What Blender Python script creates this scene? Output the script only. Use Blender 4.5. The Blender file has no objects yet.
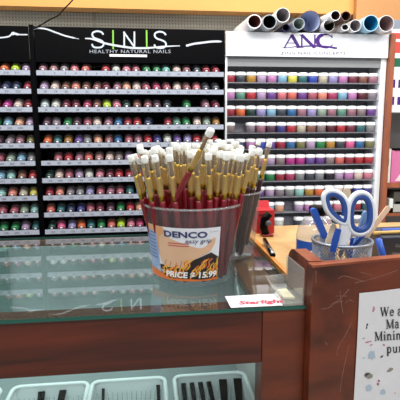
import bpy, math, random
from mathutils import Vector, Matrix, Quaternion
random.seed(7)
C = bpy.context.scene.collection
sc = bpy.context.scene
PI = math.pi
# ------------------------------------------------------------------ camera
ZC = 1.0                      # height of the glass counter top above the floor
CAM = Vector((0, 0, ZC + .26))
FPX, TH, PS, RO = 471.4, .1556, .1183, .0036
F_ = Vector((math.sin(PS)*math.cos(TH), math.cos(PS)*math.cos(TH), -math.sin(TH)))
R_ = Vector((math.cos(PS), -math.sin(PS), 0)); U_ = R_.cross(F_)
R2 = R_*math.cos(RO) - U_*math.sin(RO); U2 = U_*math.cos(RO) + R_*math.sin(RO)
cd = bpy.data.cameras.new('camera'); cam = bpy.data.objects.new('camera', cd); C.objects.link(cam)
cd.sensor_width = 36; cd.lens = FPX/400*36; cd.clip_start = .02
M = Matrix((R2, U2, -F_)).transposed().to_4x4(); M.translation = CAM; cam.matrix_world = M
sc.camera = cam
# ------------------------------------------------------------------ light
w = bpy.data.worlds.new('world'); sc.world = w; w.use_nodes = True
w.node_tree.nodes['Background'].inputs[0].default_value = (.93, .97, 1, 1)
w.node_tree.nodes['Background'].inputs[1].default_value = .42
def area(loc, sx, sy, e, rot=(0, 0, 0), col=(1, .98, .95)):
    l = bpy.data.lights.new('ceiling_lamp', 'AREA'); l.shape = 'RECTANGLE'; l.size = sx; l.size_y = sy; l.energy = e; l.color = col
    o = bpy.data.objects.new('ceiling_lamp', l); C.objects.link(o); o.location = loc; o.rotation_euler = rot
area((0, .9, 2.72), 2.8, .3, 42)
area((0, -.7, 2.72), 2.8, .3, 38)
area((2.2, .9, 2.72), .9, .3, 20)
area((.4, 1.75, 2.68), 3.4, .2, 31, (.65, 0, 0))  # unseen lamp, tilted at the back wall to brighten the pegboard
sc.view_settings.view_transform = 'Standard'; sc.view_settings.look = 'None'
sc.view_settings.gamma = 1; sc.view_settings.use_curve_mapping = False
sc.view_settings.exposure = .35
sc.cycles.transparent_max_bounces = 32; sc.cycles.max_bounces = 10

def at(px, py, Y=None, Z=None, plane=None):
    """point of the place seen at a pixel: on the upright plane y=Y, on the level Z (above the counter), or on plane=(point, normal)"""
    d = F_ + R2*((px-200)/FPX) - U2*((py-200)/FPX)
    if Y is not None: t = Y/d.y
    elif Z is not None: t = (ZC+Z-CAM.z)/d.z
    else: t = (plane[0]-CAM).dot(plane[1])/d.dot(plane[1])
    return CAM + d*t
# ------------------------------------------------------------------ materials
def lin(c):
    if isinstance(c, str): c = tuple(int(c[i:i+2], 16)/255 for i in (0, 2, 4))
    return tuple(x/12.92 if x <= .04045 else ((x+.055)/1.055)**2.4 for x in c)
MC = {}
def mat(name, col, rough=.5, metal=0, spec=.5, noise=0, scale=60, trans=0, bump=0, coat=0):
    if name in MC: return MC[name]
    m = bpy.data.materials.new(name); MC[name] = m; m.use_nodes = True
    nt = m.node_tree; b = nt.nodes['Principled BSDF']; c = lin(col)
    b.inputs['Base Color'].default_value = (*c, 1); b.inputs['Roughness'].default_value = rough
    b.inputs['Metallic'].default_value = metal; b.inputs['Specular IOR Level'].default_value = spec
    b.inputs['Coat Weight'].default_value = coat
    tc = nt.nodes.new('ShaderNodeTexCoord'); n = nt.nodes.new('ShaderNodeTexNoise'); n.inputs['Scale'].default_value = scale
    nt.links.new(tc.outputs['Object'], n.inputs['Vector'])
    mx = nt.nodes.new('ShaderNodeMix'); mx.data_type = 'RGBA'
    a = max(noise, .04)
    mx.inputs[6].default_value = (*[x*(1-a) for x in c], 1); mx.inputs[7].default_value = (*[min(1, x*(1+a)) for x in c], 1)
    nt.links.new(n.outputs[0], mx.inputs[0]); nt.links.new(mx.outputs[2], b.inputs['Base Color'])
    if bump:
        bp = nt.nodes.new('ShaderNodeBump'); bp.inputs['Strength'].default_value = bump; bp.inputs['Distance'].default_value = .002
        nt.links.new(n.outputs[0], bp.inputs['Height']); nt.links.new(bp.outputs[0], b.inputs['Normal'])
    return m
def clear(name, tint, rough=.02, body=0, bodycol=(1, 1, 1), gl=1.0):
    """thin clear sheet: tinted transparency + Fresnel reflection (+ a little milky body)"""
    if name in MC: return MC[name]
    m = bpy.data.materials.new(name); MC[name] = m; m.use_nodes = True; nt = m.node_tree; N = nt.nodes
    for x in list(N): N.remove(x)
    o = N.new('ShaderNodeOutputMaterial'); t = N.new('ShaderNodeBsdfTransparent'); t.inputs[0].default_value = (*tint, 1)
    g = N.new('ShaderNodeBsdfGlossy'); g.inputs['Roughness'].default_value = rough
    fr = N.new('ShaderNodeFresnel'); fr.inputs[0].default_value = 1.5
    ge = N.new('ShaderNodeNewGeometry'); inv = N.new('ShaderNodeMath'); inv.operation = 'SUBTRACT'; inv.inputs[0].default_value = 1
    nt.links.new(ge.outputs['Backfacing'], inv.inputs[1])
    mu = N.new('ShaderNodeMath'); mu.operation = 'MULTIPLY'; nt.links.new(fr.outputs[0], mu.inputs[0]); nt.links.new(inv.outputs[0], mu.inputs[1])
    m2 = N.new('ShaderNodeMath'); m2.operation = 'MULTIPLY'; nt.links.new(mu.outputs[0], m2.inputs[0]); m2.inputs[1].default_value = gl
    base = t
    if body:
        df = N.new('ShaderNodeBsdfDiffuse'); df.inputs[0].default_value = (*bodycol, 1)
        mb = N.new('ShaderNodeMixShader'); mb.inputs[0].default_value = body
        nt.links.new(t.outputs[0], mb.inputs[1]); nt.links.new(df.outputs[0], mb.inputs[2]); base = mb
    mx = N.new('ShaderNodeMixShader'); nt.links.new(m2.outputs[0], mx.inputs[0]); nt.links.new(base.outputs[0], mx.inputs[1]); nt.links.new(g.outputs[0], mx.inputs[2])
    nt.links.new(mx.outputs[0], o.inputs[0]); return m
def wood(name, dark, light, sc3=(1.2, 14, 14), rough=.38, coat=.08):
    m = bpy.data.materials.new(name); MC[name] = m; m.use_nodes = True; nt = m.node_tree; N = nt.nodes; b = N['Principled BSDF']
    tc = N.new('ShaderNodeTexCoord'); mp = N.new('ShaderNodeMapping'); mp.inputs['Scale'].default_value = sc3
    n = N.new('ShaderNodeTexNoise'); n.inputs['Scale'].default_value = 3; n.inputs['Detail'].default_value = 6; n.inputs['Distortion'].default_value = .6
    r = N.new('ShaderNodeValToRGB'); r.color_ramp.elements[0].position = .3; r.color_ramp.elements[1].position = .72
    r.color_ramp.elements[0].color = (*lin(dark), 1); r.color_ramp.elements[1].color = (*lin(light), 1)
    nt.links.new(tc.outputs['Object'], mp.inputs[0]); nt.links.new(mp.outputs[0], n.inputs['Vector']); nt.links.new(n.outputs[0], r.inputs[0])
    nt.links.new(r.outputs[0], b.inputs['Base Color']); b.inputs['Roughness'].default_value = rough; b.inputs['Coat Weight'].default_value = coat
    b.inputs['Coat Roughness'].default_value = .15
    return m
CHERRY = wood('cherry_wood', '340f06', '622411')
CHERRY_V = wood('cherry_wood_upright', '3a1409', '78341a', (1.4, 14, 5))
CHERRY_L = wood('cherry_edge_band', '74381e', '955030', (3, 10, 10))
MAPLE = wood('maple_laminate', 'b08a54', 'cfae78', (6, 3, 3), .3)
ORANGE_W = wood('orange_wood', 'b5702a', 'd68f40', (6, 6, 3))
BAYWOOD = wood('bay_cherry_wood', '85452b', 'a8603f', (6, 6, 2), .5, .1)
BLACK = mat('black_plastic', '040406', .3, spec=.08)
BLACKIN = mat('black_rack_inside', '08080b', .55, spec=.2)
WHITE = mat('white_plastic', 'f1f3f6', .35)
WHITER = mat('white_rack_board', 'eef3fa', .35)
STRIP = mat('price_strip_white', 'a3abbb', .45)
INK = mat('dark_ink', '26262e', .6)
GREY = mat('grey_board', '83868a', .5)
SILVER = mat('silver_metal', '98a2b2', .35, metal=.7)
CHROME = mat('dark_chrome', '6d7076', .2, metal=1)
GOLD = mat('gold_ferrule', 'b8942e', .3, metal=.9)
RED = mat('red_lacquer', '7a0f1e', .25, coat=.2)
MAROON = mat('dark_brown_lacquer', '3a1a18', .3)
BRISTLE = mat('brown_bristle', '5e3e26', .8, noise=.3, scale=900)
BLUE = mat('blue_plastic', '1f4fae', .35)
PURPLE = mat('purple_print', '420c78', .5)
GLASS = clear('counter_glass', (.79, .90, .90), .012, .015, (.60, .76, .75), gl=1.45)
PANE = clear('front_pane_glass', (.95, .98, .97), .02, gl=.5)
ACRYL = clear('clear_acrylic', (.93, .94, .93), .05, .13, (.85, .87, .85))
TUB = clear('clear_tub_plastic', (.90, .93, .94), .06, .10, (.75, .78, .80))
SLEEVE = clear('clear_sleeve', (.98, .96, .90), .12, .12, (.90, .86, .66), gl=.5)
FROST = clear('frosted_cap', (.95, .97, .97), .3, .80, (.93, .95, .93))
EDGE = mat('green_glass_edge', '12564b', .15, coat=.4)

# ------------------------------------------------------------------ mesh helpers
class MB:
    def __init__(s): s.v = []; s.f = []; s.mi = []; s.sm = []
    def add(s, vs, fs, mi=0, sm=False):
        n = len(s.v); s.v += [tuple(v) for v in vs]; s.f += [tuple(i+n for i in f) for f in fs]; s.mi += [mi]*len(fs); s.sm += [sm]*len(fs); return s
    def box(s, a, b, mi=0):
        x0, y0, z0 = a; x1, y1, z1 = b
        return s.add([(x0,y0,z0),(x1,y0,z0),(x1,y1,z0),(x0,y1,z0),(x0,y0,z1),(x1,y0,z1),(x1,y1,z1),(x0,y1,z1)],
                     [(0,3,2,1),(4,5,6,7),(0,1,5,4),(1,2,6,5),(2,3,7,6),(3,0,4,7)], mi)
    def lathe(s, prof, n=16, o=(0,0,0), ax='Z', mi=0, cap=True, sm=True):
        vs = []; k = len(prof)
        for r, z in prof:
            for i in range(n):
                a = 2*PI*i/n; x, y = r*math.cos(a), r*math.sin(a)
                p = (x, y, z) if ax == 'Z' else ((x, z, -y) if ax == 'Y' else (z, x, y))
                vs.append((p[0]+o[0], p[1]+o[1], p[2]+o[2]))
        fs = [(j*n+i, j*n+(i+1)%n, (j+1)*n+(i+1)%n, (j+1)*n+i) for j in range(k-1) for i in range(n)]
        if cap: fs += [tuple(reversed(range(n))), tuple((k-1)*n+i for i in range(n))]
        return s.add(vs, fs, mi, sm)
    def tube(s, pts, r, n=8, closed=False, mi=0, flat=None):
        """tube along pts; r a number or list; flat=(dir, factor) squashes it along dir"""
        pts = [Vector(p) for p in pts]; k = len(pts); vs = []
        rs = r if isinstance(r, (list, tuple)) else [r]*k
        T0 = (pts[1]-pts[0]).normalized(); up = Vector((0,0,1)) if abs(T0.z) < .9 else Vector((0,1,0))
        for j, p in enumerate(pts):
            a = pts[(j-1) % k] if closed or j > 0 else p; b = pts[(j+1) % k] if closed or j < k-1 else p
            T = (b-a).normalized(); A = (up - T*up.dot(T)).normalized(); up = A; B = T.cross(A)
            for i in range(n):
                q = 2*PI*i/n; d = (A*math.cos(q)+B*math.sin(q))*rs[j]
                if flat: d = d - flat[0]*(d.dot(flat[0])*(1-flat[1]))
                vs.append(p+d)
        m = k if closed else k-1
        fs = [(j*n+i, j*n+(i+1)%n, ((j+1)%k)*n+(i+1)%n, ((j+1)%k)*n+i) for j in range(m) for i in range(n)]
        if not closed: fs += [tuple(reversed(range(n))), tuple((k-1)*n+i for i in range(n))]
        return s.add(vs, fs, mi, True)
    def prism(s, pts, d, mi=0, sm=False):
        """polygon pts (3D, planar) extruded by vector d"""
        d = Vector(d); n = len(pts); P = [Vector(p) for p in pts]
        vs = P + [p+d for p in P]
        return s.add(vs, [tuple(range(n)), tuple(reversed(range(n, 2*n)))] + [(i, i+n, (i+1)%n+n, (i+1)%n) for i in range(n)], mi, sm)
    def build(s, name, mats, parent=None, fix=True):
        me = bpy.data.meshes.new(name); me.from_pydata(s.v, [], s.f)
        for m in (mats if isinstance(mats, (list, tuple)) else [mats]): me.materials.append(m)
        me.polygons.foreach_set('material_index', s.mi); me.polygons.foreach_set('use_smooth', s.sm)
        if fix:
            import bmesh
            bm = bmesh.new(); bm.from_mesh(me); bmesh.ops.recalc_face_normals(bm, faces=bm.faces); bm.to_mesh(me); bm.free()
        me.update()
        o = bpy.data.objects.new(name, me); C.objects.link(o)
        if parent: o.parent = parent
        return o
def tag(o, label=None, cat=None, group=None, kind=None):
    if label: o['label'] = label
    if cat: o['category'] = cat
    if group: o['group'] = group
    if kind: o['kind'] = kind
    return o
def thing(name, loc, label, cat, group=None, rz=0):
    o = bpy.data.objects.new(name, None); C.objects.link(o); o.location = loc; o.rotation_euler = (0, 0, rz); o.empty_display_size = .02
    return tag(o, label, cat, group)
def bevel(o, wd=.002, seg=2):
    m = o.modifiers.new('bevel', 'BEVEL'); m.width = wd; m.segments = seg; m.limit_method = 'ANGLE'; return o
def rnd_box(name, a, b, m, parent=None, wd=.002): return bevel(MB().box(a, b).build(name, m, parent), wd)
def copy_tree(o, parent=None):
    c = o.copy(); C.objects.link(c); c.parent = parent
    for ch in list(o.children): copy_tree(ch, c)
    return c
def text_mb(txt, size, fn, spacing=1.0, off=0, align='CENTER', res=2):
    """built-in font turned to a mesh; fn maps (u, v) to a 3D point"""
    cu = bpy.data.curves.new('t', 'FONT'); cu.body = txt; cu.size = size; cu.align_x = align; cu.space_character = spacing
    cu.offset = off; cu.resolution_u = res
    o = bpy.data.objects.new('t', cu); C.objects.link(o); bpy.context.view_layer.update()
    me = bpy.data.meshes.new_from_object(o.evaluated_get(bpy.context.evaluated_depsgraph_get()))
    mb = MB(); mb.add([fn(v.co.x, v.co.y) for v in me.vertices], [tuple(p.vertices) for p in me.polygons])
    bpy.data.objects.remove(o); bpy.data.meshes.remove(me); bpy.data.curves.remove(cu)
    return mb
def stroke(mb, pts, wd, fn):
    """flat ribbon with per-point width"""
    n = len(pts); ws = wd if isinstance(wd, (list, tuple)) else [wd]*n; vs = []
    for i, (x, y) in enumerate(pts):
        a = pts[max(i-1, 0)]; b = pts[min(i+1, n-1)]; dx, dy = b[0]-a[0], b[1]-a[1]; L = math.hypot(dx, dy) or 1
        nx, ny = -dy/L*ws[i]/2, dx/L*ws[i]/2
        vs += [fn(x+nx, y+ny), fn(x-nx, y-ny)]
    mb.add(vs, [(2*i, 2*i+1, 2*i+3, 2*i+2) for i in range(n-1)])
def smooth(pts, k=6, closed=False):
    out = []; n = len(pts)
    for i in range(n if closed else n-1):
        g = (lambda j: pts[j % n]) if closed else (lambda j: pts[min(max(j, 0), n-1)])
        p0, p1, p2, p3 = g(i-1), g(i), g(i+1), g(i+2)
        for q in range(k):
            t = q/k
            out.append(tuple(.5*(2*b+(c-a)*t+(2*a-5*b+4*c-d)*t*t+(-a+3*b-3*c+d)*t**3) for a, b, c, d in zip(p0, p1, p2, p3)))
    if not closed: out.append(tuple(pts[-1]))
    return out
# serif glyphs as strokes in a box of cap height 1: (width, [(points, stroke width)])
def arc(cx, cy, rx, ry, a0, a1, n=12): return [(cx+rx*math.cos(math.radians(a0+(a1-a0)*i/n)), cy+ry*math.sin(math.radians(a0+(a1-a0)*i/n))) for i in range(n+1)]
TK, TN, SF = .17, .075, .06
GL = {
 'W': (1.22, [([(.14,1),(.38,0)],TK),([(.38,0),(.62,1)],TN),([(.6,1),(.84,0)],TK),([(.84,0),(1.08,1)],TN),([(0,.97),(.3,.97)],SF),([(.48,.97),(.74,.97)],SF),([(.95,.97),(1.2,.97)],SF)]),
 'M': (1.1, [([(.16,0),(.16,1)],TN),([(.16,1),(.52,.05)],TK),([(.52,.05),(.9,1)],TN),([(.9,0),(.9,1)],TK),([(0,.03),(.3,.03)],SF),([(.74,.03),(1.06,.03)],SF),([(0,.97),(.2,.97)],SF),([(.88,.97),(1.06,.97)],SF)]),
 'e': (.62, [(arc(.3,.33,.22,.31,0,320),.12),([(.1,.36),(.52,.36)],TN)]),
 'a': (.62, [(arc(.25,.2,.17,.19,60,340),.12),([(.08,.55)]+arc(.26,.5,.17,.17,120,0,6)+[(.43,.0)],.13),([(.4,.03),(.57,.03)],SF)]),
 'i': (.36, [([(.17,0),(.17,.66)],TK),([(.02,.03),(.33,.03)],SF),([(.03,.63),(.2,.63)],SF),([(.17,.82),(.17,.98)],TK)]),
 'n': (.74, [([(.17,0),(.17,.66)],TK),([(.02,.03),(.32,.03)],SF),([(.03,.63),(.2,.63)],SF),(arc(.36,.42,.18,.2,150,0,8)+[(.54,0)],.14),([(.4,.03),(.7,.03)],SF)]),
 'm': (1.1, [([(.17,0),(.17,.66)],TK),([(.02,.03),(.32,.03)],SF),([(.03,.63),(.2,.63)],SF),(arc(.35,.42,.17,.2,150,0,8)+[(.52,0)],.14),(arc(.7,.42,.17,.2,150,0,8)+[(.87,0)],.14),([(.4,.03),(.64,.03)],SF),([(.75,.03),(1.02,.03)],SF)]),
 'p': (.7, [([(.17,-.3),(.17,.66)],TK),([(.02,-.28),(.33,-.28)],SF),([(.03,.63),(.2,.63)],SF),(arc(.34,.33,.23,.3,140,-140,12),.13)]),
 'u': (.74, [([(.17,.65),(.17,.2)]+arc(.35,.22,.18,.2,200,350,8)+[(.54,.3)],.13),([(.54,0),(.54,.66)],TK),([(.02,.63),(.2,.63)],SF),([(.42,.63),(.56,.63)],SF),([(.54,.03),(.7,.03)],SF)]),
 'r': (.52, [([(.17,0),(.17,.66)],TK),([(.02,.03),(.34,.03)],SF),([(.03,.63),(.2,.63)],SF),([(.2,.45),(.3,.58),(.42,.6)],.13)]),
 ' ': (.3, []),
 'A': (1.15, [([(.08,0),(.55,1)],.09),([(.52,1),(.98,0)],.21),([(.25,.36),(.8,.36)],.06),([(-.04,.02),(.24,.02)],.04),([(.8,.02),(1.14,.02)],.04)]),
 'N': (1.12, [([(.14,0),(.14,.95)],.10),([(.12,1),(.92,0)],.2),([(.93,0),(.93,.98)],.10),([(0,.02),(.3,.02)],.04),([(0,.98),(.2,.98)],.04),([(.78,.98),(1.08,.98)],.04)]),
 'C': (1.2, [([(1.0,.98),(1.0,.72)],.05),(smooth([(1.0,.8),(.8,.96),(.55,.98),(.25,.86),(.12,.52),(.24,.18),(.52,.02),(.82,.04),(1.04,.24)],4),[.07]*6+[.12]*4+[.25]*12+[.12]*6+[.07]*5)]),
}
def serif(txt, h, fn, x0=0, mb=None, kern=.06):
    mb = mb or MB(); x = x0
    for ch in txt:
        wd, st = GL[ch]
        for pts, sw in st:
            sw2 = [a*h for a in sw] if isinstance(sw, list) else sw*h
            stroke(mb, [(x+px*h, py*h) for px, py in pts], sw2, fn)
        x += (wd+kern)*h
    return mb, x
ORD = ['first','second','third','fourth','fifth','sixth','seventh','eighth','ninth','tenth','eleventh','twelfth','thirteenth','fourteenth','fifteenth','sixteenth','seventeenth','eighteenth']
Z = lambda z: ZC+z

# ------------------------------------------------------------------ setting
YW = 2.86
def structure(o): o['kind'] = 'structure'; return o
fm = mat('floor_tile', 'a9a59c', .35, noise=.15, scale=4)
structure(MB().box((-4, -3, -.05), (4.5, 3.0, 0)).build('floor', fm))
structure(MB().box((-4, -3, 2.8), (4.5, 3.0, 2.85)).build('ceiling', mat('ceiling_tile', 'e8e8e6', .9)))
pm = bpy.data.materials.new('pegboard'); pm.use_nodes = True; nt = pm.node_tree; N = nt.nodes; b = N['Principled BSDF']
tc = N.new('ShaderNodeTexCoord'); sx = N.new('ShaderNodeSeparateXYZ'); nt.links.new(tc.outputs['Object'], sx.inputs[0])
def mth(op, a, bb=None):
    n = N.new('ShaderNodeMath'); n.operation = op
    for i, q in enumerate((a, bb)):
        if q is None: continue
        if isinstance(q, (int, float)): n.inputs[i].default_value = q
        else: nt.links.new(q, n.inputs[i])
    return n.outputs[0]
P = .0175
u = mth('SUBTRACT', mth('FRACT', mth('DIVIDE', sx.outputs[0], P)), .5); v = mth('SUBTRACT', mth('FRACT', mth('DIVIDE', sx.outputs[2], P)), .5)
hole = mth('LESS_THAN', mth('ADD', mth('MULTIPLY', u, u), mth('MULTIPLY', v, v)), .055)
mx = N.new('ShaderNodeMix'); mx.data_type = 'RGBA'; mx.inputs[6].default_value = (*lin('f4f4e6'), 1); mx.inputs[7].default_value = (*lin('b8b8aa'), 1)
nt.links.new(hole, mx.inputs[0]); nt.links.new(mx.outputs[2], b.inputs['Base Color']); b.inputs['Roughness'].default_value = .6
structure(MB().box((-4, YW, 0), (4.5, YW+.02, 2.8)).build('wall_back', pm))
structure(MB().box((at(93, 20, YW-.008).x, YW-.008, 1.2), (at(96, 20, YW-.008).x, YW-.0005, 2.0)).build('trim_1', mat('pegboard_rail', 'd4d4c4', .5)))
zs = at(100, 8, 2.70).z
structure(MB().box((-4, 2.70, zs), (4.5, 2.80, 2.8)).build('trim_2', mat('yellow_fascia', 'dc9c52', .6)))
xo = at(356, 20, 2.66).x
structure(MB().box((xo, 2.66, 1.7), (4.5, 2.70, 2.8)).build('trim_3', mat('tan_fascia', 'b98450', .6)))

# ------------------------------------------------------------------ polish bottles
PAL = dict(mauve='a56a80', rosetaupe='b07a7c', greymauve='8d7f8c', coralpink='e0707c', coral='e4685c', red='c22a36', white='d9ded6', pink='e07c94', rose='b5566a',
 green='1f8a4a', mint='62c4b4', cream='e6cbc0', dustyrose='9c5a60', slate='3c4452', crimson='a52438', lilac='b99ac6', salmon='f08a76', brown='8a5648', raspberry='b93262',
 wine='7a2840', peach='efa884', ice='c2dadd', grey='8a8c92', lime='c8f02c', darkgreen='1c4038', plum='5c3a50', blue='2a6aa8', navy='2c3860', seagreen='5a9a84',
 sage='8fa794', orange='ef6a34', teal='2c6c74', amber='b07a30', purple='6a4aa0', indigo='3c3c90', lavender='9a92d0', magenta='c02c90', yellow='e8dc50', aqua='8ed0cc',
 olive='7c7a48', hotpink='f05c9c', skyblue='7cb8dc', orchid='c87cc0', violet='6c3c98', royalblue='2c48c4', beige='c8bca4', taupe='8c7a7c', black='1c1c22', ochre='c08c30', maroon='5c1c28')
WORD = dict(rosetaupe='rose taupe', greymauve='grey mauve', coralpink='coral pink', dustyrose='dusty rose', darkgreen='dark green', seagreen='sea green', hotpink='hot pink', skyblue='sky blue', royalblue='royal blue', ice='ice blue', sage='sage green', lime='neon lime', slate='dark slate', aqua='pale aqua')
def cname(c): return WORD.get(c, c)
def mute(c, k=.30, d=.86):
    q = [int(PAL[c][i:i+2], 16)/255 for i in (0, 2, 4)]; g_ = sum(q)/3*.6+.18
    return tuple((x*(1-k)+g_*k)*d for x in q)
def cmat(c): return mat('polish_'+c, mute(c, .18, .84), .3, coat=.2)
def jmat(c): return mat('powder_'+c, mute(c, .18, .92), .35, coat=.1)
BR = .0225
mb = MB(); mb.lathe([(.004,-.0015),(.012,-.001),(.0160,.001),(.0188,.004),(.0195,.008),(.0195,.030),(.018,.034)], 18, ax='Y'); body_me = mb.build('polish_bottle', cmat('rose')).data
mb = MB(); mb.lathe([(.017,.0345),(.0222,.0355),(.0236,.038),(.0236,.060),(.020,.066)], 18, ax='Y'); shaded_cap_me = mb.build('cap', cmat('wine')).data  # bottle's rear half, carries the painted-in shade
mb = MB(); mb.lathe([(.0062,-.0022),(.0062,-.0006)], 12, o=(0,0,.0045), ax='Y'); dot_me = mb.build('white_dot', WHITE).data  # small white dot on the bottle front
for o in list(C.objects):
    if o.name.split('.')[0] in ('polish_bottle','cap','white_dot'): bpy.data.objects.remove(o)
def bottle(x, y, z, c, label, group, parts=True):
    o = bpy.data.objects.new('polish_bottle', body_me); C.objects.link(o); o.location = (x, y, z); o.scale = (.925, .9, .925); o.rotation_euler = (.44, random.uniform(-.3,.3), random.uniform(-.04,.04))
    o.material_slots[0].link = 'OBJECT'; o.material_slots[0].material = cmat(c)
    tag(o, label, 'polish bottle', group)
    for nm, me in (('cap', shaded_cap_me), ('white_dot', dot_me)):
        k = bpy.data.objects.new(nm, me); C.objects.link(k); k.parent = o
        if nm == 'cap': k.material_slots[0].link = 'OBJECT'; k.material_slots[0].material = mat('shaded_cap_'+c, mute(c, .45, .52), .35)  # darker body colour: shade on the bottle's rear half painted in
    return o
# ------------------------------------------------------------------ black racks
DR = 2.4824; DS = 2.152; KS = DS/DR; ROW0 = .26+(.524-.26)*KS; RP = .0895*KS; ZTOP = .7425; ZBOX = .26+(.590-.26)*KS; ZBOT = .26-.545*KS
def black_rack(x0, x1, label, first_num, header=True):
    r = thing('polish_rack', ((x0+x1)/2, DR, 0), label, 'display rack', 'black polish racks'); ox = (x0+x1)/2
    L = lambda mb_, nm, m, par=r: mb_.build(nm, m, par)
    a, c = x0-ox, x1-ox; fa, fc = x0*KS-ox, x1*KS-ox; YO = DS-DR; DB = DR+.17-DS
    def splay(nm, xf, xb, th):     # side of the box, from its front edge back to the board
        mb_ = MB(); mb_.prism([(xf, YO, ZC+ZBOT), (xf+th, YO, ZC+ZBOT), (xb+th, .17, ZC+ZBOT), (xb, .17, ZC+ZBOT)], (0, 0, ZBOX-ZBOT)); L(mb_, nm, BLACK)
    splay('side_panel', fa, fa, .003); splay('side_panel', fc-.003, fc-.003, .003)
    L(MB().box((fa+.0035, YO+.14, ZC+ZBOT), (fc-.0035, YO+.155, ZC+ZBOX-.013)), 'back_panel', BLACKIN)
    L(MB().box((fa+.0035, YO, ZC+ZBOT), (fc-.0035, YO+.139, ZC+ZBOT+.010)), 'bottom_panel', BLACK)
    L(MB().box((fa+.0035, YO, ZC+ZBOX-.012), (fc-.0035, .169, ZC+ZBOX)), 'top_panel', BLACK)
    h = bevel(L(MB().box((a, -.012, ZC+ZBOX+.001), (c, -.0005, ZC+ZTOP)), 'header_board', BLACK), .002)
    L(MB().box((a+.02, .0, ZC+ZBOX+.001), (a+.06, .16, ZC+ZTOP-.03)), 'header_support', BLACK); L(MB().box((c-.06, .0, ZC+ZBOX+.001), (c-.02, .16, ZC+ZTOP-.03)), 'header_support', BLACK)
    L(MB().box((fa, YO, 0.0), (fc, .17, ZC+ZBOT-.001)), 'base_cabinet', BLACK)
    for i in range(10):
        z = ZC+ROW0-RP*i
        L(MB().box((fa+.0035, YO+.004, z-.0145), (fc-.0035, YO+.1385, z-.0108)), 'shelf', BLACKIN)
        s = L(MB().box((fa+.0035, YO-.004, z-.0110), (fc-.0035, YO-.0004, z+.0098)), 'price_strip', STRIP)
        n = int((x1-x0-.03)/.0512); t = MB()
        for k in range(n):
            xx = fa+.036+.0512*KS*k
            q = text_mb(str(first_num+i*n+k), .013, lambda u_, v_: (xx+u_, YO-.0045, z-.006+v_), 1.1)
            t.add(q.v, q.f)
        L(t, 'shelf_numbers', INK, s)
    return r, h
XL, XR = -.5222, .4247
rack, head = black_rack(XL, XR, 'wide black rack of polish bottles under the SINIS header', 1)
YH = DR-.0125; ox = (XL+XR)/2
def hd(px, py): p = at(px, py, YH-.0004); return (p.x-ox, p.y-DR, p.z)
def hd2(px, py): p = at(px, py, YH-.0009); return (p.x-ox, p.y-DR, p.z)
def px_text(txt, cx, cy, hpx, fn, xs=1, **kw):   # text centred on a pixel of a flat board, cap height hpx
    return text_mb(txt, hpx/.7, lambda u_, v_: fn(cx+u_*xs, cy+hpx/2-v_), **kw)
SLM = mat('silver_letters', 'c3cfe0', .4)
SS = smooth([(5.5,34.5),(3,32),(-1,31.2),(-5,32.6),(-5.6,35.5),(-3.5,38),(1,39.6),(4.6,41.5),(5.6,44.5),(3.5,47),(-1,47.6),(-4.5,46.8),(-6.2,44)], 4)
for x0, y0 in ((98, 0), (160.4, .5)):
    t = MB(); stroke(t, [(x+x0, y+y0) for x, y in SS], 1.7, hd); t.build('brand_letter', SLM, head)
t = MB(); stroke(t, [(124.2,48),(124.2,31.5)], 1.6, hd); stroke(t, [(123.6,31.8),(134.8,47.6)], 1.6, hd2); stroke(t, [(134.4,48),(134.4,31.5)], 1.6, hd); t.build('brand_letter', SLM, head)
for x0 in (113.1, 146.7):
    t = MB(); stroke(t, [(x0-.1,30.2),(x0+.1,49)], 1.5, hd); tag(t.build('green_bar', mat('green_print', '7cc43c', .4), head), 'green bar between two letters')
px_text('HEALTHY NATURAL NAILS', 130, 51.4, 3.4, hd, xs=1.27, spacing=1.12, off=.0).build('tagline_lettering', mat('grey_letters', 'a2a8b4', .4), head)
t = MB()
stroke(t, smooth([(33,29.5),(37,28.2),(46,29),(56,32.5),(66,36),(79,39)]), [1.2,1.6]+[1.5]*26+[.6]*3, hd2)
sw = smooth([(85,38.5),(92,39),(104,43),(113,45),(124,46.8),(134,48),(148,48),(164,46.5),(180,45.8)])
stroke(t, sw, [.8+1.3*math.sin(PI*min(1, i/len(sw)*1.05))**.6 for i in range(len(sw))], hd2)
sw = smooth([(186,45.8),(194,43.8),(203,42.6),(213,41.5),(222,41.5)]); stroke(t, sw, [1.2, 2.4]+[2]*(len(sw)-4)+[1, .5], hd2)
t.build('pale_swoosh', mat('swoosh_white', 'c6ccd6', .5), head)  # pale tapered streaks across the header board
a0, a1 = hd(109.5, 54), hd(147, 56.5)
MB().box((a0[0], a0[1]-.003, a1[2]-.003), (a1[0], a0[1], a0[2]-.001)).build('white_strip', WHITE, head)

XA = at(30.4, 60, DR).x
rackl, headl = black_rack(XA-.62, XA, 'black rack of polish bottles at the left edge, left of the wide rack', 201)
oxl = XA-.31
t = MB(); stroke(t, smooth([(-8,38.5),(4,37.3),(9,36.3),(13,33.5),(19,34.5),(27.6,34.6)]), [1.4]*8+[1.5]*9+[3.2]*3+[2.2]*4+[1.2]*7, lambda x, y: (lambda p: (p.x-oxl, p.y-DR, p.z))(at(x, y, YH-.0009)))
t.build('pale_swoosh', mat('swoosh_white', '', .4), headl)  # pale streak continued on the left header
# post between the two racks
p0, p1 = XA+.0008, XL-.0008
tag(MB().box((p0*KS, DS-.004, 0), (p1*KS, DS+.02, ZC+.26+(ZTOP+.008-.26)*KS)).build('rack_divider', BLACK), 'tall black upright between the two black polish racks', 'rack upright')

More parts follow.
